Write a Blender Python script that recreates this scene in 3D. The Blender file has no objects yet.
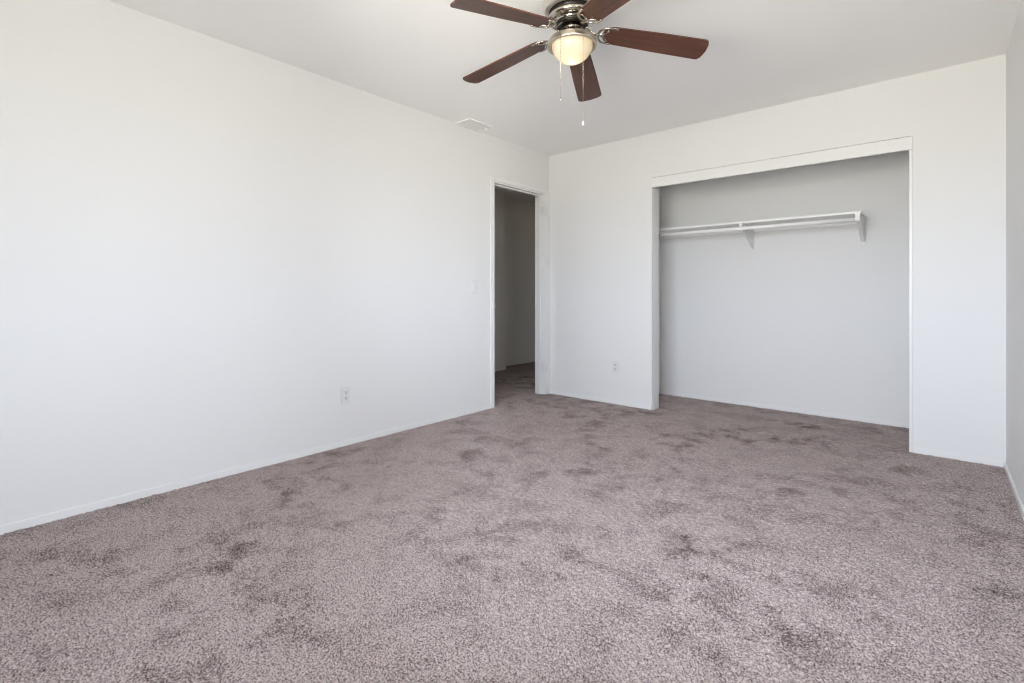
import bpy, bmesh, math, random
import numpy as np
from mathutils import Matrix, Vector

S = bpy.context.scene
C = S.collection
PI = math.pi
random.seed(4)

# ------------------------------------------------------------------ camera
H = 2.44                      # ceiling height
CAM = (3.0402, -4.1223, 1.0249)
YAW = 0.7101
F_PX, HORIZON = 495.53, 293.46
cd = bpy.data.cameras.new('camera')
cam = bpy.data.objects.new('camera', cd)
C.objects.link(cam)
cam.location = CAM
cam.rotation_euler = (PI / 2, 0, YAW)
cd.sensor_width = 36
cd.lens = F_PX / 1024 * 36
cd.shift_y = -(341.5 - HORIZON) / 1024
cd.clip_start = 0.02
S.camera = cam

# ------------------------------------------------------------------ daylight outside
w = bpy.data.worlds.new('daylight')
S.world = w
w.use_nodes = True
nt = w.node_tree
nt.nodes.clear()
n_out = nt.nodes.new('ShaderNodeOutputWorld')
n_bg = nt.nodes.new('ShaderNodeBackground')
n_ramp = nt.nodes.new('ShaderNodeValToRGB')
n_tc = nt.nodes.new('ShaderNodeTexCoord')
n_sep = nt.nodes.new('ShaderNodeSeparateXYZ')
n_map = nt.nodes.new('ShaderNodeMapRange')
n_map.inputs[1].default_value = -1
n_map.inputs[2].default_value = 1
nt.links.new(n_tc.outputs['Generated'], n_sep.inputs[0])
nt.links.new(n_sep.outputs[2], n_map.inputs[0])
nt.links.new(n_map.outputs[0], n_ramp.inputs[0])
e = n_ramp.color_ramp.elements
e[0].position = 0.0
e[0].color = (0.70, 0.65, 0.59, 1)      # sunlit ground
e[1].position = 1.0
e[1].color = (0.735, 0.80, 1.0, 1)         # zenith
a = e.new(0.49); a.color = (0.70, 0.65, 0.59, 1)
a = e.new(0.51); a.color = (0.82, 0.86, 1.0, 1)   # bright hazy horizon
n_bg.inputs[1].default_value = 33.5
nt.links.new(n_ramp.outputs[0], n_bg.inputs[0])
nt.links.new(n_bg.outputs[0], n_out.inputs[0])

# room dimensions, in metres; origin = far left floor corner
RW = 3.345                    # room width (x)
RY = -4.33                    # rear wall (y), behind the camera
WIN = (1.64, 3.02, 0.85, 2.10)     # rear window opening x0 x1 z0 z1
WINR = (-3.94, -3.14, 0.85, 2.10)  # right-hand window opening y0 y1 z0 z1


def portal(loc, rot, sx, sz):
    """guides the daylight through a window opening"""
    pl = bpy.data.lights.new('window_portal', 'AREA')
    pl.shape = 'RECTANGLE'
    pl.size, pl.size_y = sx, sz
    pl.cycles.is_portal = True
    po = bpy.data.objects.new('window_portal', pl)
    C.objects.link(po)
    po.location, po.rotation_euler = loc, rot


portal(((WIN[0] + WIN[1]) / 2, RY - 0.02, (WIN[2] + WIN[3]) / 2), (PI / 2, 0, 0), WIN[1] - WIN[0], WIN[3] - WIN[2])
portal((RW + 0.02, (WINR[0] + WINR[1]) / 2, (WINR[2] + WINR[3]) / 2), (PI / 2, 0, PI / 2), WINR[1] - WINR[0], WINR[3] - WINR[2])

S.view_settings.view_transform = 'Standard'
S.view_settings.look = 'None'
S.view_settings.exposure = 0.0
S.view_settings.gamma = 1.0
S.view_settings.use_curve_mapping = False
S.cycles.filter_width = 1.1
S.cycles.max_bounces = 16
S.cycles.diffuse_bounces = 12
S.cycles.transmission_bounces = 8
S.cycles.sample_clamp_indirect = 8


# ------------------------------------------------------------------ helpers
def tag(o, label=None, cat=None, group=None, kind=None):
    if label: o['label'] = label
    if cat: o['category'] = cat
    if group: o['group'] = group
    if kind: o['kind'] = kind
    return o


def empty(name, loc=(0, 0, 0), parent=None):
    o = bpy.data.objects.new(name, None)
    o.empty_display_size = 0.1
    C.objects.link(o)
    o.location = loc
    if parent: o.parent = parent
    return o


def obj(name, bm, m, parent=None, smooth=False, kind=None):
    me = bpy.data.meshes.new(name)
    bmesh.ops.recalc_face_normals(bm, faces=bm.faces)
    bm.to_mesh(me)
    bm.free()
    if smooth:
        for p in me.polygons: p.use_smooth = True
    if m: me.materials.append(m)
    o = bpy.data.objects.new(name, me)
    C.objects.link(o)
    if parent: o.parent = parent
    if kind: o['kind'] = kind
    return o


def add_box(bm, x0, x1, y0, y1, z0, z1, bev=0.0, seg=2):
    r = bmesh.ops.create_cube(bm, size=1)
    vs = r['verts']
    for v in vs:
        v.co = Vector(((x0 + x1) / 2 + v.co.x * (x1 - x0), (y0 + y1) / 2 + v.co.y * (y1 - y0),
                       (z0 + z1) / 2 + v.co.z * (z1 - z0)))
    if bev > 0:
        es = list({ed for v in vs for ed in v.link_edges})
        bmesh.ops.bevel(bm, geom=es, offset=bev, segments=seg, affect='EDGES', profile=0.5)
    return bm


def box(*a, **k):
    return add_box(bmesh.new(), *a, **k)


def lathe(bm, prof, n=64, cap0=False, cap1=False, cx=0, cy=0):
    rings = []
    for r, z in prof:
        if r < 1e-6:
            rings.append([bm.verts.new((cx, cy, z))])
        else:
            rings.append([bm.verts.new((cx + r * math.cos(2 * PI * k / n), cy + r * math.sin(2 * PI * k / n), z))
                          for k in range(n)])
    for A, B in zip(rings, rings[1:]):
        for k in range(n):
            k2 = (k + 1) % n
            if len(A) == 1 and len(B) == 1: continue
            if len(A) == 1: bm.faces.new((A[0], B[k], B[k2]))
            elif len(B) == 1: bm.faces.new((A[k], B[0], A[k2]))
            else: bm.faces.new((A[k], B[k], B[k2], A[k2]))
    if cap0 and len(rings[0]) > 1: bm.faces.new(rings[0])
    if cap1 and len(rings[-1]) > 1: bm.faces.new(rings[-1])
    return bm


def tube(bm, pts, r, n=8, ry=None, closed=False):
    """round or flattened bar along a polyline; ry = half height along z"""
    pts = [Vector(p) for p in pts]
    rings = []
    N = len(pts)
    for i, p in enumerate(pts):
        if closed:
            d = pts[(i + 1) % N] - pts[i - 1]
        else:
            d = pts[min(i + 1, N - 1)] - pts[max(i - 1, 0)]
        d.normalize()
        up = Vector((0, 0, 1)) if abs(d.z) < 0.95 else Vector((1, 0, 0))
        s = d.cross(up).normalized()
        u = s.cross(d).normalized()
        rings.append([bm.verts.new(p + s * r * math.cos(2 * PI * k / n) + u * (ry or r) * math.sin(2 * PI * k / n))
                      for k in range(n)])
    prs = list(zip(rings, rings[1:])) + ([(rings[-1], rings[0])] if closed else [])
    for A, B in prs:
        for k in range(n):
            k2 = (k + 1) % n
            bm.faces.new((A[k], A[k2], B[k2], B[k]))
    if not closed:
        bm.faces.new(rings[0][::-1])
        bm.faces.new(rings[-1])
    return bm


def bez(p0, p1, p2, p3, n=10):
    o = []
    for i in range(n + 1):
        t = i / n
        o.append(tuple((1 - t) ** 3 * a + 3 * (1 - t) ** 2 * t * b + 3 * (1 - t) * t * t * c + t ** 3 * d
                       for a, b, c, d in zip(p0, p1, p2, p3)))
    return o


def prism(bm, outline, z0, z1):
    """outline = list of (x, y), extruded z0..z1"""
    A = [bm.verts.new((x, y, z0)) for x, y in outline]
    B = [bm.verts.new((x, y, z1)) for x, y in outline]
    n = len(A)
    bm.faces.new(A[::-1])
    bm.faces.new(B)
    for k in range(n):
        bm.faces.new((A[k], A[(k + 1) % n], B[(k + 1) % n], B[k]))
    return bm


def slab(us, vs, solid, t0, t1, to3):
    """wall with holes: cells us x vs; solid(i, j) says whether the cell is wall; to3(u, v, t) -> xyz"""
    bm = bmesh.new()
    V = {}

    def vert(i, j, s):
        k = (i, j, s)
        if k not in V: V[k] = bm.verts.new(to3(us[i], vs[j], (t0, t1)[s]))
        return V[k]
    nu, nv = len(us) - 1, len(vs) - 1
    ok = lambda i, j: 0 <= i < nu and 0 <= j < nv and solid(i, j)
    for i in range(nu):
        for j in range(nv):
            if not ok(i, j): continue
            for s in (0, 1):
                bm.faces.new([vert(i, j, s), vert(i + 1, j, s), vert(i + 1, j + 1, s), vert(i, j + 1, s)])
            for (di, dj, p, q) in ((-1, 0, (i, j), (i, j + 1)), (1, 0, (i + 1, j), (i + 1, j + 1)),
                                   (0, -1, (i, j), (i + 1, j)), (0, 1, (i, j + 1), (i + 1, j + 1))):
                if not ok(i + di, j + dj):
                    bm.faces.new([vert(*p, 0), vert(*q, 0), vert(*q, 1), vert(*p, 1)])
    return bm


# ------------------------------------------------------------------ materials
class Mat:
    def __init__(self, name, color=(0.8, 0.8, 0.8), rough=0.5, metal=0.0, spec=0.5):
        self.m = bpy.data.materials.new(name)
        self.m.use_nodes = True
        self.nt = self.m.node_tree
        self.p = self.nt.nodes['Principled BSDF']
        self.p.inputs['Base Color'].default_value = (*color, 1)
        self.p.inputs['Roughness'].default_value = rough
        self.p.inputs['Metallic'].default_value = metal
        self.p.inputs['Specular IOR Level'].default_value = spec

    def n(self, t, **kw):
        nd = self.nt.nodes.new(t)
        for k, v in kw.items():
            if k in nd.inputs: nd.inputs[k].default_value = v
            else: setattr(nd, k, v)
        return nd

    def l(self, a, b):
        self.nt.links.new(a, b)

    def obj_co(self):
        return self.n('ShaderNodeTexCoord').outputs['Object']

    def bump(self, h, strength, dist):
        b = self.n('ShaderNodeBump')
        b.inputs['Strength'].default_value = strength
        b.inputs['Distance'].default_value = dist
        self.l(h, b.inputs['Height'])
        self.l(b.outputs[0], self.p.inputs['Normal'])


def paint(name, color, rough, scale, strength):
    M = Mat(name, color, rough, spec=0.3)
    co = M.obj_co()
    nz = M.n('ShaderNodeTexNoise', Scale=scale, Detail=3.0)
    M.l(co, nz.inputs['Vector'])
    n2 = M.n('ShaderNodeTexNoise', Scale=1.3, Detail=2.0)
    M.l(co, n2.inputs['Vector'])
    mx = M.n('ShaderNodeMix', data_type='RGBA')
    mx.inputs[6].default_value = (*[c * 0.985 for c in color], 1)
    mx.inputs[7].default_value = (*[min(1, c * 1.01) for c in color], 1)
    M.l(n2.outputs['Fac'], mx.inputs[0])
    M.l(mx.outputs[2], M.p.inputs['Base Color'])
    M.bump(nz.outputs['Fac'], strength, 0.002)
    return M.m


wall_paint = paint('white_wall_paint', (0.74, 0.74, 0.733), 0.6, 140, 0.12)
ceil_paint = paint('white_ceiling_paint', (0.92, 0.915, 0.90), 0.8, 110, 0.16)
trim_paint = paint('white_trim_gloss', (0.77, 0.77, 0.76), 0.32, 60, 0.03)
hall_paint = paint('hallway_wall_paint', (0.90, 0.87, 0.81), 0.65, 140, 0.1)
plastic = Mat('white_plastic', (0.70, 0.70, 0.69), 0.3).m
slot_dark = Mat('dark_slot', (0.03, 0.03, 0.03), 0.6).m
screw_mat = Mat('painted_screw', (0.62, 0.62, 0.60), 0.35).m
vent_mat = Mat('white_vent_enamel', (0.86, 0.855, 0.84), 0.4).m
duct_mat = Mat('duct_grey', (0.84, 0.84, 0.83), 0.7).m
shelf_paint = Mat('white_shelf_paint', (0.85, 0.845, 0.83), 0.42).m
bracket_paint = Mat('bracket_enamel', (0.76, 0.755, 0.74), 0.38).m
rod_paint = Mat('white_rod_enamel', (0.86, 0.855, 0.84), 0.28).m
out_mat = Mat('window_vinyl', (0.82, 0.82, 0.82), 0.35).m

M = Mat('polished_nickel', (0.52, 0.48, 0.42), 0.10, 1.0)
nickel = M.m
M = Mat('brushed_nickel', (0.58, 0.52, 0.435), 0.30, 1.0)
co = M.obj_co()
mp = M.n('ShaderNodeMapping')
mp.inputs['Scale'].default_value = (3, 3, 260)
nz = M.n('ShaderNodeTexNoise', Scale=4.0, Detail=2.0)
M.l(co, mp.inputs[0]); M.l(mp.outputs[0], nz.inputs['Vector'])
M.bump(nz.outputs['Fac'], 0.05, 0.001)
brushed = M.m
pale_nickel = Mat('pale_nickel', (0.74, 0.70, 0.63), 0.38, 1.0).m
dark_metal = Mat('dark_motor_metal', (0.025, 0.022, 0.02), 0.35, 0.6).m
chain_mat = Mat('ball_chain_nickel', (0.55, 0.52, 0.47), 0.25, 1.0).m

# dark walnut blades; grain runs along the blade's own x axis
M = Mat('walnut_blade', (0.10, 0.04, 0.025), 0.36, spec=0.5)
co = M.obj_co()
mp = M.n('ShaderNodeMapping')
mp.inputs['Scale'].default_value = (1.6, 26, 26)
M.l(co, mp.inputs[0])
n1 = M.n('ShaderNodeTexNoise', Scale=2.2, Detail=7.0, Roughness=0.62, Distortion=0.5)
M.l(mp.outputs[0], n1.inputs['Vector'])
mp2 = M.n('ShaderNodeMapping')
mp2.inputs['Scale'].default_value = (4, 160, 160)
M.l(co, mp2.inputs[0])
n2 = M.n('ShaderNodeTexNoise', Scale=2.0, Detail=3.0)
M.l(mp2.outputs[0], n2.inputs['Vector'])
ad = M.n('ShaderNodeMath', operation='MULTIPLY_ADD')
ad.inputs[1].default_value = 0.35
M.l(n2.outputs['Fac'], ad.inputs[0]); M.l(n1.outputs['Fac'], ad.inputs[2])
rp = M.n('ShaderNodeValToRGB')
rp.color_ramp.elements[0].position = 0.42
rp.color_ramp.elements[0].color = (0.030, 0.011, 0.007, 1)
rp.color_ramp.elements[1].position = 0.90
rp.color_ramp.elements[1].color = (0.140, 0.052, 0.029, 1)
M.l(ad.outputs[0], rp.inputs[0]); M.l(rp.outputs[0], M.p.inputs['Base Color'])
M.bump(n2.outputs['Fac'], 0.06, 0.001)
walnut = M.m

# frosted glass bowl, lit from inside by its bulbs
M = Mat('frosted_glass', (0.95, 0.9, 0.78), 0.35)
M.nt.nodes.remove(M.p)
tr = M.n('ShaderNodeBsdfTranslucent'); tr.inputs[0].default_value = (0.93, 0.86, 0.70, 1)
df = M.n('ShaderNodeBsdfDiffuse'); df.inputs[0].default_value = (0.85, 0.80, 0.68, 1)
m1 = M.n('ShaderNodeMixShader'); m1.inputs[0].default_value = 0.45
M.l(tr.outputs[0], m1.inputs[1]); M.l(df.outputs[0], m1.inputs[2])
gl = M.n('ShaderNodeBsdfGlossy'); gl.inputs['Roughness'].default_value = 0.2
fr = M.n('ShaderNodeFresnel'); fr.inputs[0].default_value = 1.4
m2 = M.n('ShaderNodeMixShader')
M.l(fr.outputs[0], m2.inputs[0]); M.l(m1.outputs[0], m2.inputs[1]); M.l(gl.outputs[0], m2.inputs[2])
M.l(m2.outputs[0], M.nt.nodes['Material Output'].inputs[0])
frosted = M.m

# window pane
M = Mat('window_glass')
M.nt.nodes.remove(M.p)
t_ = M.n('ShaderNodeBsdfTransparent'); t_.inputs[0].default_value = (0.96, 0.98, 0.97, 1)
g_ = M.n('ShaderNodeBsdfGlossy'); g_.inputs['Roughness'].default_value = 0.02
f_ = M.n('ShaderNodeFresnel'); f_.inputs[0].default_value = 1.45
x_ = M.n('ShaderNodeMixShader')
M.l(f_.outputs[0], x_.inputs[0]); M.l(t_.outputs[0], x_.inputs[1]); M.l(g_.outputs[0], x_.inputs[2])
M.l(x_.outputs[0], M.nt.nodes['Material Output'].inputs[0])
pane_mat = M.m

# plush taupe carpet with trodden patches
CARPET_LIGHT = (0.575, 0.487, 0.467)
CARPET_DARK = (0.062, 0.042, 0.040)
M = Mat('taupe_plush_carpet', CARPET_LIGHT, 1.0, spec=0.05)
co = M.obj_co()
vor = M.n('ShaderNodeTexVoronoi', Scale=120.0)
vor.inputs['Randomness'].default_value = 1.0
dn = M.n('ShaderNodeTexNoise', Scale=60.0, Detail=2.0)
M.l(co, dn.inputs['Vector'])
mixv = M.n('ShaderNodeVectorMath', operation='SCALE'); mixv.inputs[3].default_value = 0.012
M.l(dn.outputs['Color'], mixv.inputs[0])
addv = M.n('ShaderNodeVectorMath', operation='ADD')
M.l(co, addv.inputs[0]); M.l(mixv.outputs[0], addv.inputs[1])
M.l(addv.outputs[0], vor.inputs['Vector'])
sp = M.n('ShaderNodeTexNoise', Scale=190.0, Detail=3.0, Roughness=0.85)
M.l(co, sp.inputs['Vector'])
# trodden marks: shading of leaning pile put into the colour, a few inches across
pn = M.n('ShaderNodeTexNoise', Scale=5.5, Detail=6.0, Roughness=0.72, Distortion=0.3)
M.l(co, pn.inputs['Vector'])
pr = M.n('ShaderNodeMapRange'); pr.inputs[1].default_value = 0.47; pr.inputs[2].default_value = 0.72
M.l(pn.outputs['Fac'], pr.inputs[0])
bn = M.n('ShaderNodeTexNoise', Scale=1.5, Detail=2.0)
M.l(co, bn.inputs['Vector'])
br_ = M.n('ShaderNodeMapRange'); br_.inputs[1].default_value = 0.36; br_.inputs[2].default_value = 0.62
br_.inputs[3].default_value = 0.25
M.l(bn.outputs['Fac'], br_.inputs[0])
pm = M.n('ShaderNodeMath', operation='MULTIPLY')
M.l(pr.outputs[0], pm.inputs[0]); M.l(br_.outputs[0], pm.inputs[1])
# the marks shift the tuft speckle towards its darker end
pa = M.n('ShaderNodeMath', operation='MULTIPLY_ADD'); pa.inputs[1].default_value = 0.13
M.l(pm.outputs[0], pa.inputs[0]); M.l(sp.outputs['Fac'], pa.inputs[2])
ps = M.n('ShaderNodeMapRange'); ps.inputs[1].default_value = 0.44; ps.inputs[2].default_value = 0.62
M.l(pa.outputs[0], ps.inputs[0])
mx = M.n('ShaderNodeMix', data_type='RGBA')
mx.inputs[6].default_value = (*CARPET_LIGHT, 1)
mx.inputs[7].default_value = (*CARPET_DARK, 1)
M.l(ps.outputs[0], mx.inputs[0])
M.l(mx.outputs[2], M.p.inputs['Base Color'])
bh = M.n('ShaderNodeMath', operation='MULTIPLY_ADD'); bh.inputs[1].default_value = -1.0
M.l(vor.outputs['Distance'], bh.inputs[0]); M.l(sp.outputs['Fac'], bh.inputs[2])
M.bump(bh.outputs[0], 0.5, 0.004)
carpet_mat = M.m

# ------------------------------------------------------------------ the room shell
# floor: one carpet of small tufts across bedroom, doorway, hallway and closet
LW = 0.11                     # wall thickness
rng = np.random.default_rng(7)
verts, faces, off = [], [], 0
for (x0, x1, y0, y1, st) in ((-0.0, RW + 0.03, RY - 0.02, 0.0, 0.0050), (-LW, 0.0, -0.86, -0.08, 0.0050),
                             (-1.75, -LW, -1.6, 2.6, 0.012), (0.85, 3.05, 0.0, 0.78, 0.008)):
    nx, ny = int((x1 - x0) / st) + 1, int((y1 - y0) / st) + 1
    X, Y = np.meshgrid(np.linspace(x0, x1, nx), np.linspace(y0, y1, ny))
    Z = rng.normal(0, 1, X.shape)
    Zs = (Z + np.roll(Z, 1, 0) + np.roll(Z, 1, 1) + np.roll(np.roll(Z, 1, 0), 1, 1)) / 2
    Z = np.clip(0.75 * Z + 0.35 * Zs, -2.2, 2.2) * 0.0022 - 0.001
    J = (rng.random((2,) + X.shape) - 0.5) * st * 0.7
    J[:, 0, :] = J[:, -1, :] = 0; J[:, :, 0] = J[:, :, -1] = 0
    Z[0, :] = Z[-1, :] = 0; Z[:, 0] = Z[:, -1] = 0
    verts.append(np.stack([X + J[0], Y + J[1], Z], -1).reshape(-1, 3))
    idx = np.arange(nx * ny).reshape(ny, nx) + off
    faces.append(np.stack([idx[:-1, :-1], idx[:-1, 1:], idx[1:, 1:], idx[1:, :-1]], -1).reshape(-1, 4))
    off += nx * ny
V = np.concatenate(verts).astype(np.float32)
Q = np.concatenate(faces).astype(np.int32)
me = bpy.data.meshes.new('floor')
me.vertices.add(len(V)); me.vertices.foreach_set('co', V.ravel())
me.loops.add(Q.size); me.loops.foreach_set('vertex_index', Q.ravel())
me.polygons.add(len(Q)); me.polygons.foreach_set('loop_start', np.arange(0, Q.size, 4, dtype=np.int32))
me.polygons.foreach_set('use_smooth', np.ones(len(Q), dtype=bool))
me.update(calc_edges=True)
me.materials.append(carpet_mat)
fl = bpy.data.objects.new('floor', me)
C.objects.link(fl)
fl.location.z = -0.002
tag(fl, 'taupe plush carpet with darker trodden patches', kind='structure')


def struct(name, bm, m, label=None, parent=None):
    o = obj(name, bm, m, parent)
    o['kind'] = 'structure'
    if label: o['label'] = label
    return o


ZB = -0.03
# ceiling over bedroom and closet
struct('ceiling', box(-LW, RW + LW, RY - 0.12, 0.83, H, H + 0.08), ceil_paint)

# left wall with the doorway
DY0, DY1, DZ = -0.854, -0.074, 2.0465       # rough opening
us = [RY - 0.12, DY0, DY1, 2.6]; vs = [ZB, DZ, H + 0.02]
struct('wall_left', slab(us, vs, lambda i, j: not (i == 1 and j == 0), 0, -LW, lambda u, v, t: (t, u, v)), wall_paint)
# back wall with the closet opening
CX0, CX1, CZ = 1.126, 2.915, 2.047
us = [0.0, CX0, CX1, RW]
struct('wall_back', slab(us, vs[:1] + [CZ, H + 0.02], lambda i, j: not (i == 1 and j == 0), 0, LW,
                         lambda u, v, t: (u, t, v)), wall_paint)
us = [RY - 0.12, WINR[0], WINR[1], 0.83]
struct('wall_right', slab(us, [ZB, WINR[2], WINR[3], H + 0.02], lambda i, j: not (i == 1 and j == 1), RW, RW + 0.12,
                          lambda u, v, t: (t, u, v)), wall_paint)
us = [-0.0, WIN[0], WIN[1], RW]
struct('wall_rear', slab(us, [ZB, WIN[2], WIN[3], H + 0.02], lambda i, j: not (i == 1 and j == 1), RY, RY - 0.12,
                         lambda u, v, t: (u, t, v)), wall_paint)
# closet
CD = 0.725
struct('wall_closet_back', box(0.80, 3.10, CD, CD + 0.08, ZB, H + 0.02), wall_paint)
struct('wall_closet_left', box(0.80, 0.88, LW, CD, ZB, H + 0.02), wall_paint)
struct('wall_closet_right', box(3.02, 3.10, LW, CD, ZB, H + 0.02), wall_paint)
# hallway beyond the doorway
HX, HX2, HY = -1.39, -1.585, 0.90
HZ = 2.375
bm = prism(bmesh.new(), [(HX, -1.6), (HX, HY), (HX2, HY), (HX2, 2.6), (HX2 - 0.12, 2.6), (HX2 - 0.12, -1.6)], ZB, HZ + 0.02)
struct('wall_hallway', bm, hall_paint)
struct('wall_hallway_end', box(HX2 - 0.12, -LW, 2.6, 2.7, ZB, HZ + 0.02), hall_paint)
struct('wall_hallway_near', box(HX2 - 0.12, -LW, -1.7, -1.6, ZB, HZ + 0.02), hall_paint)
struct('ceiling_hallway', box(HX2 - 0.12, -LW, -1.7, 2.7, HZ, HZ + 0.06), hall_paint)

# baseboards: low, with an eased top edge
BH, BT = 0.035, 0.011


def baseboard(name, x0, x1, y0, y1, m=None):
    bm = bmesh.new()
    add_box(bm, x0, x1, y0, y1, -0.02, BH)
    es = [ed for ed in bm.edges if all(abs(v.co.z - BH) < 1e-5 for v in ed.verts)]
    bmesh.ops.bevel(bm, geom=es, offset=0.004, segments=2, affect='EDGES')
    return struct(name, bm, m or trim_paint)


baseboard('baseboard_left', 0, BT, RY, -0.8895)
baseboard('baseboard_back', BT, CX0 - 0.001, -BT, 0)
baseboard('baseboard_back', CX1 + 0.001, RW - BT, -BT, 0)
baseboard('baseboard_right', RW - BT, RW, RY, 0)
baseboard('baseboard_rear', BT, RW - BT, RY, RY + BT)
baseboard('baseboard_closet', 0.88, 3.02, CD - BT, CD)
baseboard('baseboard_hallway', HX2, HX2 + BT, HY, 2.6, hall_paint)
baseboard('baseboard_hallway', HX, HX + BT, -1.6, HY, hall_paint)

# doorway: jambs, stops, casing, painted hinges, strike plate (the leaf itself is off)
OY0, OY1, OZ = -0.836, -0.092, 2.0275
door = empty('door_1', (0, (OY0 + OY1) / 2, 0))
tag(door, 'white painted open doorway frame in the far left corner', kind='structure')


def dpart(name, bm, m=trim_paint, label=None):
    o = obj(name, bm, m)
    o.parent = door
    o.matrix_parent_inverse = Matrix.Translation(-Vector(door.location))
    if label: o['label'] = label
    return o


dpart('jamb', box(-LW - 0.002, 0.002, DY0, OY0, ZB, OZ, bev=0.0015, seg=1))
dpart('jamb', box(-LW - 0.002, 0.002, OY1, DY1, ZB, OZ, bev=0.0015, seg=1))
dpart('jamb_head', box(-LW - 0.002, 0.002, DY0, DY1, OZ, DZ, bev=0.0015, seg=1))
dpart('door_stop', box(-0.075, -0.040, OY0, OY0 + 0.010, ZB, OZ - 0.010))
dpart('door_stop', box(-0.075, -0.040, OY1 - 0.010, OY1, ZB, OZ - 0.010))
dpart('door_stop', box(-0.075, -0.040, OY0, OY1, OZ - 0.010, OZ))


def casing(y0, y1, z0, z1):
    return box(0, 0.013, y0, y1, z0, z1, bev=0.004, seg=2)


dpart('casing', casing(-0.8895, OY0 - 0.004, ZB, 2.0745))
dpart('casing', casing(OY1 + 0.004, -0.003, ZB, 2.0745))
dpart('casing', casing(OY0 - 0.004, OY1 + 0.004, OZ + 0.011, 2.0745))
for zc in (1.867, 0.272):
    hb = bmesh.new()
    add_box(hb, -0.034, 0.004, OY1 - 0.003, OY1, zc - 0.044, zc + 0.044, bev=0.001, seg=1)       # leaf on the jamb
    add_box(hb, 0.013, 0.0155, OY1 + 0.006, OY1 + 0.046, zc - 0.044, zc + 0.044, bev=0.001, seg=1)  # leaf folded back
    hg = dpart('hinge', hb, plastic, 'white painted hinge')
    kb = bmesh.new()
    for k in range(5):
        z0 = zc - 0.044 + k * 0.0178
        lathe(kb, [(0.0058, z0 + 0.0006), (0.0064, z0 + 0.0016), (0.0064, z0 + 0.0160), (0.0058, z0 + 0.0170)],
              n=16, cap0=True, cap1=True, cx=0.0145, cy=OY1 - 0.001)
    lathe(kb, [(0.003, zc + 0.044), (0.0055, zc + 0.046), (0.0045, zc + 0.051), (0.0, zc + 0.0525)], n=16, cx=0.0145, cy=OY1 - 0.001)
    kn = obj('knuckle', kb, trim_paint, hg)
    sb = bmesh.new()
    for dz in (-0.03, 0.0, 0.03):
        for yy in (OY1 + 0.02, OY1 + 0.036):
            r = bmesh.ops.create_cone(sb, cap_ends=True, segments=12, radius1=0.0034, radius2=0.0034, depth=0.0016,
                                      matrix=Matrix.Translation((0.0160, yy, zc + dz)) @ Matrix.Rotation(PI / 2, 4, 'Y'))
    obj('screws', sb, screw_mat, hg)
sbm = bmesh.new()
add_box(sbm, -0.045, 0.006, OY0, OY0 + 0.002, 0.897, 0.954, bev=0.0006, seg=1)
add_box(sbm, 0.002, 0.016, OY0 - 0.002, OY0 + 0.009, 0.914, 0.937, bev=0.002, seg=1)
dpart('strike_plate', sbm, nickel, 'metal strike plate')

# closet opening: thin linings and a fascia board across the top
struct('trim_1', box(CX0, CX1, -0.010, 0.009, 1.957, CZ - 0.0052, bev=0.002, seg=2), trim_paint, 'white fascia board across the top of the closet opening')
struct('trim_2', box(CX0 + 0.008, CX0 + 0.015, -0.007, LW - 0.003, ZB, 1.957, bev=0.002, seg=2), trim_paint, 'white lining on the left side of the closet opening')
struct('trim_3', box(CX1 - 0.017, CX1, -0.004, LW + 0.002, ZB, 1.957, bev=0.002, seg=2), trim_paint, 'white lining on the right side of the closet opening')
struct('trim_4', box(CX0, CX1, 0.045, LW + 0.002, CZ - 0.030, CZ, bev=0.001, seg=1), trim_paint)

# windows, behind and beside the camera
def window(name, label, loc, rz, wd, z0, z1):
    """local x along the wall, local -y outwards"""
    win = empty(name, (loc[0], loc[1], z0))
    win.rotation_euler = (0, 0, rz)
    tag(win, label, kind='structure')
    h, fw = z1 - z0, 0.04
    x0, x1 = -wd / 2, wd / 2
    obj('window_frame', slab([x0, x0 + fw, -fw / 2, fw / 2, x1 - fw, x1], [0, fw, h - fw, h],
                             lambda i, j: not (j == 1 and i in (1, 3)), -0.10, -0.05, lambda u, v, t: (u, t, v)), out_mat, win)
    for a_, b_ in ((x0 + fw - 0.003, -fw / 2 + 0.003), (fw / 2 - 0.003, x1 - fw + 0.003)):
        obj('pane', box(a_, b_, -0.077, -0.073, fw - 0.003, h - fw + 0.003), pane_mat, win)
    obj('window_sill', box(x0 - 0.03, x1 + 0.03, -0.05, 0.02, -0.02, 0.004, bev=0.003), trim_paint, win)


window('window_1', 'white framed sliding window in the rear wall', ((WIN[0] + WIN[1]) / 2, RY), 0, WIN[1] - WIN[0], WIN[2], WIN[3])
window('window_2', 'white framed sliding window in the right wall', (RW, (WINR[0] + WINR[1]) / 2), PI / 2, WINR[1] - WINR[0], WINR[2], WINR[3])

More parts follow.
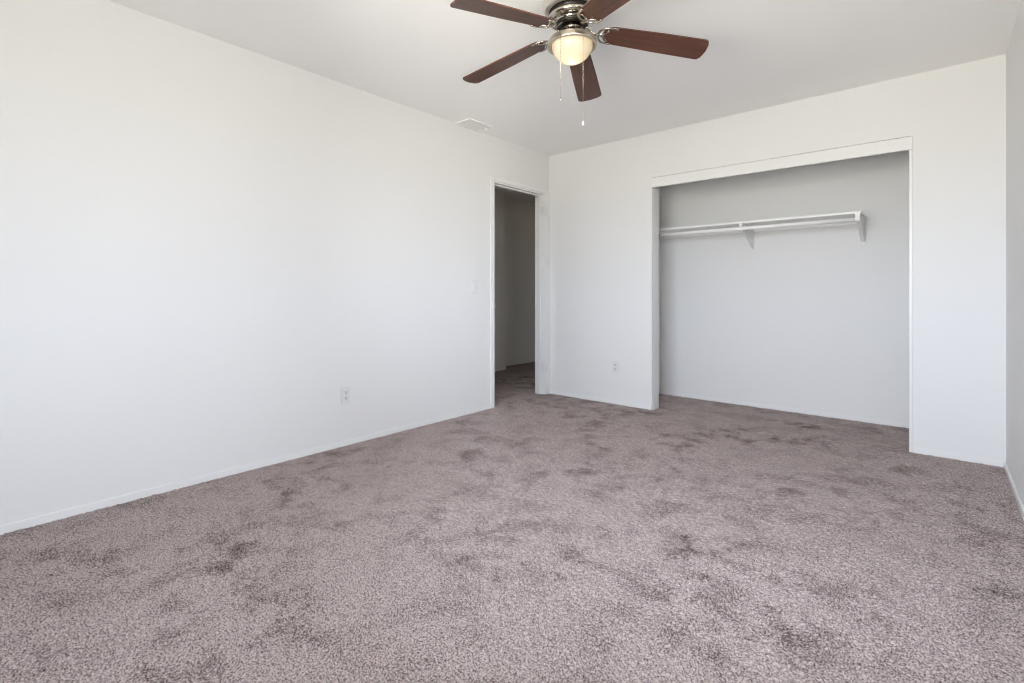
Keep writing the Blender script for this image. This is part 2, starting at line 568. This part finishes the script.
# ------------------------------------------------------------------ ceiling fan
FX, FY = 1.7072, -2.129
fan = empty('ceiling_fan', (FX, FY, H))
tag(fan, 'five blade walnut and nickel ceiling fan with lit frosted bowl light', 'ceiling fan')
zc = lambda z: z - H
canopy = lathe(bmesh.new(), [(0.0, zc(2.4398)), (0.122, zc(2.4398)), (0.134, zc(2.436)), (0.138, zc(2.425)), (0.138, zc(2.388)),
                             (0.135, zc(2.380)), (0.126, zc(2.374)), (0.112, zc(2.372))])
obj('canopy', canopy, pale_nickel, fan, smooth=True)
obj('motor_vent', lathe(bmesh.new(), [(0.120, zc(2.3745)), (0.102, zc(2.373)), (0.098, zc(2.360)), (0.100, zc(2.351))]), dark_metal, fan, smooth=True)
motor = lathe(bmesh.new(), [(0.096, zc(2.354)), (0.108, zc(2.353)), (0.1150, zc(2.350)), (0.1170, zc(2.344)), (0.1150, zc(2.335)), (0.104, zc(2.331)), (0.090, zc(2.329)),
                            (0.079, zc(2.328)), (0.077, zc(2.326)), (0.0765, zc(2.316)), (0.074, zc(2.313)), (0.070, zc(2.312))])
obj('motor_housing', motor, nickel, fan, smooth=True)
obj('flywheel', lathe(bmesh.new(), [(0.0775, zc(2.322)), (0.0785, zc(2.320)), (0.0785, zc(2.313)), (0.074, zc(2.3095)), (0.064, zc(2.309)), (0.060, zc(2.313)), (0.040, zc(2.314))]), dark_metal, fan, smooth=True)
obj('switch_housing', lathe(bmesh.new(), [(0.041, zc(2.3125)), (0.046, zc(2.310)), (0.048, zc(2.304)), (0.048, zc(2.290)), (0.050, zc(2.268)), (0.054, zc(2.264)),
                                          (0.060, zc(2.262))]), nickel, fan, smooth=True)
pan = lathe(bmesh.new(), [(0.046, zc(2.268)), (0.056, zc(2.266)), (0.076, zc(2.260)), (0.097, zc(2.249)), (0.111, zc(2.240)), (0.1180, zc(2.227)),
                          (0.1195, zc(2.214)), (0.1185, zc(2.209)), (0.115, zc(2.207)), (0.108, zc(2.208)), (0.1035, zc(2.212)), (0.102, zc(2.220)),
                          (0.101, zc(2.232)), (0.08, zc(2.248)), (0.05, zc(2.255))])
obj('light_fitter', pan, brushed, fan, smooth=True)
gz0, gr, gd = 2.222, 0.0990, 0.092
prof = [(gr * math.cos(t), zc(gz0 - gd * math.sin(t))) for t in [PI / 2 * k / 18 for k in range(19)]]
prof[-1] = (0.0, prof[-1][1])
obj('glass_bowl', lathe(bmesh.new(), prof), frosted, fan, smooth=True)
# bulb and its light
bb = bmesh.new()
lathe(bb, [(0.0, zc(2.253)), (0.012, zc(2.253)), (0.012, zc(2.235)), (0.020, zc(2.222)), (0.024, zc(2.208)), (0.020, zc(2.195)), (0.010, zc(2.188)), (0.0, zc(2.1865))], n=24)
blb = Mat('bulb_glass', (0.9, 0.85, 0.75), 0.4)
blb.p.inputs['Emission Color'].default_value = (1.0, 0.80, 0.52, 1)
blb.p.inputs['Emission Strength'].default_value = 0.6
obj('bulb', bb, blb.m, fan, smooth=True)
ld = bpy.data.lights.new('fan_lamp', 'POINT')
ld.energy = 0.16
ld.color = (1.0, 0.82, 0.55)
ld.shadow_soft_size = 0.02
lo = bpy.data.objects.new('fan_lamp', ld)
C.objects.link(lo)
lo.location = (FX, FY, 2.152)

# blades and their scrolled irons
R_IN, R_OUT, W_IN, W_OUT = 0.150, 0.655, 0.114, 0.141
half = []
for k in range(9):                       # rounded root
    t = PI / 2 * k / 8
    half.append((R_IN + 0.045 * (1 - math.sin(t)) if False else R_IN + 0.048 * (1 - math.sin(PI / 2 - t)), W_IN / 2 * math.sin(t) ** 0.8))
half.append((0.42, (W_IN + W_OUT) / 4 + 0.002))
ce = 0.018                                # eased tip corners
for k in range(6):
    t = PI / 2 * k / 5
    half.append((R_OUT - 0.010 - ce * (1 - math.sin(t)), W_OUT / 2 - ce * (1 - math.cos(t))))
half.append((R_OUT - 0.003, W_OUT / 4))
half.append((R_OUT, 0.0))
outline = half + [(x, -y) for x, y in half[-2:0:-1]]
bm = prism(bmesh.new(), outline, -0.0035, 0.0035)
bmesh.ops.bevel(bm, geom=[ed for ed in bm.edges if abs(ed.verts[0].co.z - ed.verts[1].co.z) < 1e-6], offset=0.0015, segments=1, affect='EDGES')
blade0 = obj('blade', bm, walnut, fan)

ib = bmesh.new()
zu = -0.0065                               # underside of the blade
# arm from flywheel to the scroll
tube(ib, bez((0.060, 0, 0.026), (0.085, 0, 0.014), (0.10, 0, -0.016), (0.130, 0, zu), 10), 0.0080, 10, ry=0.0040)
# outer horseshoe round the blade root
for s in (1, -1):
    L = 0.214 if s < 0 else 0.200
    tube(ib, bez((0.127, 0, zu), (0.129, s * 0.034, zu), (0.150, s * 0.058, zu), (L, s * 0.0535, zu), 14), 0.0066, 8, ry=0.0036)
    tube(ib, bez((0.128, 0, zu), (0.150, s * 0.002, zu), (0.160, s * 0.012, zu), (0.172, s * 0.034, zu), 10), 0.0052, 8, ry=0.0030)
for (x, y) in ((0.172, 0.034), (0.172, -0.034), (0.150, 0.0)):
    bmesh.ops.create_uvsphere(ib, u_segments=10, v_segments=6, radius=0.0065, matrix=Matrix.Translation((x, y, zu)) @ Matrix.Diagonal((1, 1, 0.6, 1)))
iron0 = obj('blade_iron', ib, nickel, fan, smooth=True)
for k in range(5):
    ang = 0.733 + k * 2 * PI / 5
    mtx = (Matrix.Translation((0, 0, zc(2.293))) @ Matrix.Rotation(ang, 4, 'Z') @ Matrix.Rotation(math.atan(0.093 / 0.644), 4, 'Y')
           @ Matrix.Rotation(-0.173, 4, 'X'))
    for src in (blade0, iron0):
        o = src if k == 0 else src.copy()
        if k: C.objects.link(o)
        o.parent = fan
        o.matrix_local = mtx

# pull chains: beads over the rim of the light fitter, each with an end bob
fw2 = Vector((-math.sin(YAW), math.cos(YAW)))
rt2 = Vector((math.cos(YAW), math.sin(YAW)))
for (lat, near, zend, kind) in ((-0.066, 0.103, 1.906, 0), (0.036, 0.117, 1.793, 1)):
    q = rt2 * lat - fw2 * near
    u = q.normalized()
    path = [Vector((u.x * 0.050, u.y * 0.050, zc(2.281))), Vector((u.x * 0.085, u.y * 0.085, zc(2.268))), Vector((u.x * 0.112, u.y * 0.112, zc(2.245))),
            Vector((q.x, q.y, zc(2.22))), Vector((q.x, q.y, zc(zend + 0.02)))]
    cb = bmesh.new()
    tube(cb, path, 0.0008, 6)
    d = 0.0
    for A, B in zip(path, path[1:]):
        Lg = (B - A).length
        while d < Lg:
            p = A.lerp(B, d / Lg)
            bmesh.ops.create_icosphere(cb, subdivisions=1, radius=0.0011, matrix=Matrix.Translation(p))
            d += 0.0040
        d -= Lg
    ch = obj('pull_chain', cb, chain_mat, fan, smooth=True)
    bb = bmesh.new()
    s = 0.75 if kind else 0.5
    z1 = zc(zend + 0.02)
    lathe(bb, [(0.0, z1 + 0.002), (0.0022 * s, z1), (0.0030 * s, z1 - 0.006 * s), (0.0062 * s, z1 - 0.013 * s), (0.0070 * s, z1 - 0.020 * s), (0.0052 * s, z1 - 0.027 * s),
               (0.0, z1 - 0.030 * s)], n=16, cx=q.x, cy=q.y)
    obj('chain_bob', bb, plastic if kind else chain_mat, ch, smooth=True)

# ------------------------------------------------------------------ closet shelf, rod and brackets
sh = empty('closet_shelf', (1.75, CD, 1.62))
tag(sh, 'white shelf with hanging rod on brackets inside the open closet', 'shelf')


def spart(name, bm, m, parent=None, smooth=False, label=None):
    o = obj(name, bm, m, smooth=smooth)
    o.parent = sh
    o.matrix_parent_inverse = Matrix.Translation(-Vector(sh.location))
    if label: o['label'] = label
    return o


SZ0, SZ1 = 1.621, 1.639
SF = 0.352                                   # shelf front edge (y)
SX1 = 2.610
spart('shelf_board', box(0.882, SX1, SF, CD - 0.001, SZ0, SZ1, bev=0.0025), shelf_paint)
rb = bmesh.new()
RYy, RZz, RR = 0.372, 1.580, 0.0155
tube(rb, [(0.881, RYy, RZz), (1.6, RYy, RZz), (SX1 - 0.012, RYy, RZz)], RR, 24)
spart('hanging_rod', rb, rod_paint, smooth=True)
spart('wall_cleat', box(0.882, SX1 - 0.06, CD - 0.018, CD - 0.001, SZ0 - 0.038, SZ0, bev=0.002), shelf_paint)
for bx, wd in ((1.765, 0.011), (2.585, 0.015)):
    bb = bmesh.new()
    add_box(bb, bx - wd, bx + wd, CD - 0.022, CD - 0.018 + 0.0175, 1.422, SZ0, bev=0.0012, seg=1)      # wall strap
    add_box(bb, bx - wd, bx + wd, SF + 0.004, CD - 0.02, SZ0 - 0.005, SZ0, bev=0.0012, seg=1)          # strap under the board
    # stamped gusset between the two straps
    tri = [(SF + 0.016, SZ0 - 0.004), (SF + 0.030, SZ0 - 0.020), (CD - 0.030, 1.437), (CD - 0.018, 1.429), (CD - 0.018, SZ0 - 0.004)]
    A = [bb.verts.new((bx - wd * 0.8, y, z)) for y, z in tri]
    B = [bb.verts.new((bx + wd * 0.8, y, z)) for y, z in tri]
    bb.faces.new(A); bb.faces.new(B[::-1])
    for k in range(5):
        bb.faces.new((A[k], B[k], B[(k + 1) % 5], A[(k + 1) % 5]))
    br = spart('bracket', bb, bracket_paint)
    # hook that cradles the rod and rises to the board's front edge
    hb = bmesh.new()
    pts = []
    for k in range(13):
        t = -0.15 * PI + k / 12 * -1.0 * PI
        pts.append((RYy + (RR + 0.003) * math.cos(t), RZz + (RR + 0.003) * math.sin(t)))
    pts += [(RYy - RR - 0.003, RZz + 0.020), (SF - 0.003, SZ0 - 0.012), (SF - 0.003, SZ0 + 0.006)]
    th = 0.0014
    rows = []
    for i, (yy, zz) in enumerate(pts):
        a_, b_ = pts[max(i - 1, 0)], pts[min(i + 1, len(pts) - 1)]
        d = Vector((b_[0] - a_[0], b_[1] - a_[1])).normalized()
        nn = Vector((-d.y, d.x)) * th
        rows.append([hb.verts.new((bx - wd, yy + nn.x, zz + nn.y)), hb.verts.new((bx + wd, yy + nn.x, zz + nn.y)),
                     hb.verts.new((bx + wd, yy - nn.x, zz - nn.y)), hb.verts.new((bx - wd, yy - nn.x, zz - nn.y))])
    for A, B in zip(rows, rows[1:]):
        for k in range(4):
            hb.faces.new((A[k], A[(k + 1) % 4], B[(k + 1) % 4], B[k]))
    hb.faces.new(rows[0]); hb.faces.new(rows[-1])
    ho = obj('rod_hook', hb, shelf_paint, br)

# ------------------------------------------------------------------ outlets, switch, ceiling vent
def plate_bm(hw, hh, t):
    bm = bmesh.new()
    add_box(bm, -hw, hw, -t, 0, -hh, hh, bev=0.0025, seg=3)
    return bm


def disc(bm, x, z, y, r, d=0.002, n=14):
    bmesh.ops.create_cone(bm, cap_ends=True, segments=n, radius1=r, radius2=r, depth=d,
                          matrix=Matrix.Translation((x, y, z)) @ Matrix.Rotation(PI / 2, 4, 'X'))


def outlet(loc, rz, label):
    t = empty('wall_outlet', loc)
    t.rotation_euler = (0, 0, rz)
    tag(t, label, 'outlet')
    obj('cover_plate', plate_bm(0.035, 0.0575, 0.006), plastic, t)
    for s in (1, -1):
        fb = bmesh.new()
        add_box(fb, -0.0170, 0.0170, -0.0085, -0.005, s * 0.0195 - 0.0140, s * 0.0195 + 0.0140, bev=0.0034, seg=3)
        f = obj('receptacle', fb, plastic, t)
        hb = bmesh.new()
        z = s * 0.0195
        add_box(hb, -0.0082, -0.0046, -0.0090, -0.008, z - 0.0015, z + 0.0090)
        add_box(hb, 0.0046, 0.0082, -0.0090, -0.008, z - 0.0005, z + 0.0090)
        disc(hb, 0, z - 0.0075, -0.0085, 0.0036, 0.001)
        obj('slots', hb, slot_dark, f)
    sb = bmesh.new()
    disc(sb, 0, 0, -0.0062, 0.0034)
    obj('screw', sb, screw_mat, t)
    return t


outlet((0, -2.314, 0.337), PI / 2, 'white duplex outlet low on the long left wall')
outlet((0.768, 0, 0.341), 0, 'white duplex outlet low on the wall between doorway and closet')

sw = empty('light_switch', (0, -1.083, 1.080))
sw.rotation_euler = (0, 0, PI / 2)
tag(sw, 'white wall switch with flat paddle on the left wall beside the doorway', 'light switch')
obj('cover_plate', plate_bm(0.035, 0.0575, 0.006), plastic, sw)
fb = bmesh.new()
add_box(fb, -0.0168, 0.0168, -0.0075, -0.005, -0.0335, 0.0335, bev=0.001, seg=1)
obj('switch_frame', fb, plastic, sw)
pb_ = bmesh.new()
add_box(pb_, -0.0142, 0.0142, -0.0105, -0.006, -0.031, 0.031, bev=0.001, seg=1)
for v in pb_.verts:
    if v.co.y < -0.009: v.co.y += 0.0028 * (v.co.z > 0)
obj('paddle', pb_, plastic, sw)
sb = bmesh.new(); disc(sb, 0, 0.0475, -0.0062, 0.003); obj('screw', sb, screw_mat, sw)
sb = bmesh.new(); disc(sb, 0, -0.0475, -0.0062, 0.003); obj('screw', sb, screw_mat, sw)

# vent
VX0, VX1, VY0, VY1 = 0.006, 0.179, -1.316, -1.040
vt = empty('ceiling_vent', ((VX0 + VX1) / 2, (VY0 + VY1) / 2, H))
tag(vt, 'small white louvred vent on the ceiling against the left wall', 'vent')
hx, hy = (VX1 - VX0) / 2, (VY1 - VY0) / 2
fr_ = 0.020
bm = slab([-hx, -hx + fr_, hx - fr_, hx], [-hy, -hy + fr_, hy - fr_, hy], lambda i, j: not (i == 1 and j == 1), -0.0002, -0.008,
          lambda u, v, t: (u * (1 if t > -0.004 else 0.985), v * (1 if t > -0.004 else 0.99), t))
obj('vent_frame', bm, vent_mat, vt)
obj('duct_backing', box(-hx + fr_, hx - fr_, -hy + fr_, hy - fr_, -0.0012, -0.0002), duct_mat, vt)
nsl = 9
for k in range(nsl):
    x = -hx + fr_ + (k + 0.5) * (2 * hx - 2 * fr_) / nsl
    sb = bmesh.new()
    add_box(sb, -0.0085, 0.0085, -hy + fr_, hy - fr_, -0.0006, 0.0006)
    sb.transform(Matrix.Translation((x, 0, -0.0052)) @ Matrix.Rotation(0.14, 4, 'Y'))
    obj('louvre', sb, vent_mat, vt)
lb = bmesh.new()
add_box(lb, hx * 0.1, hx * 0.1 + 0.02, hy - 0.016, hy - 0.006, -0.014, -0.007, bev=0.001, seg=1)
obj('damper_lever', lb, vent_mat, vt)
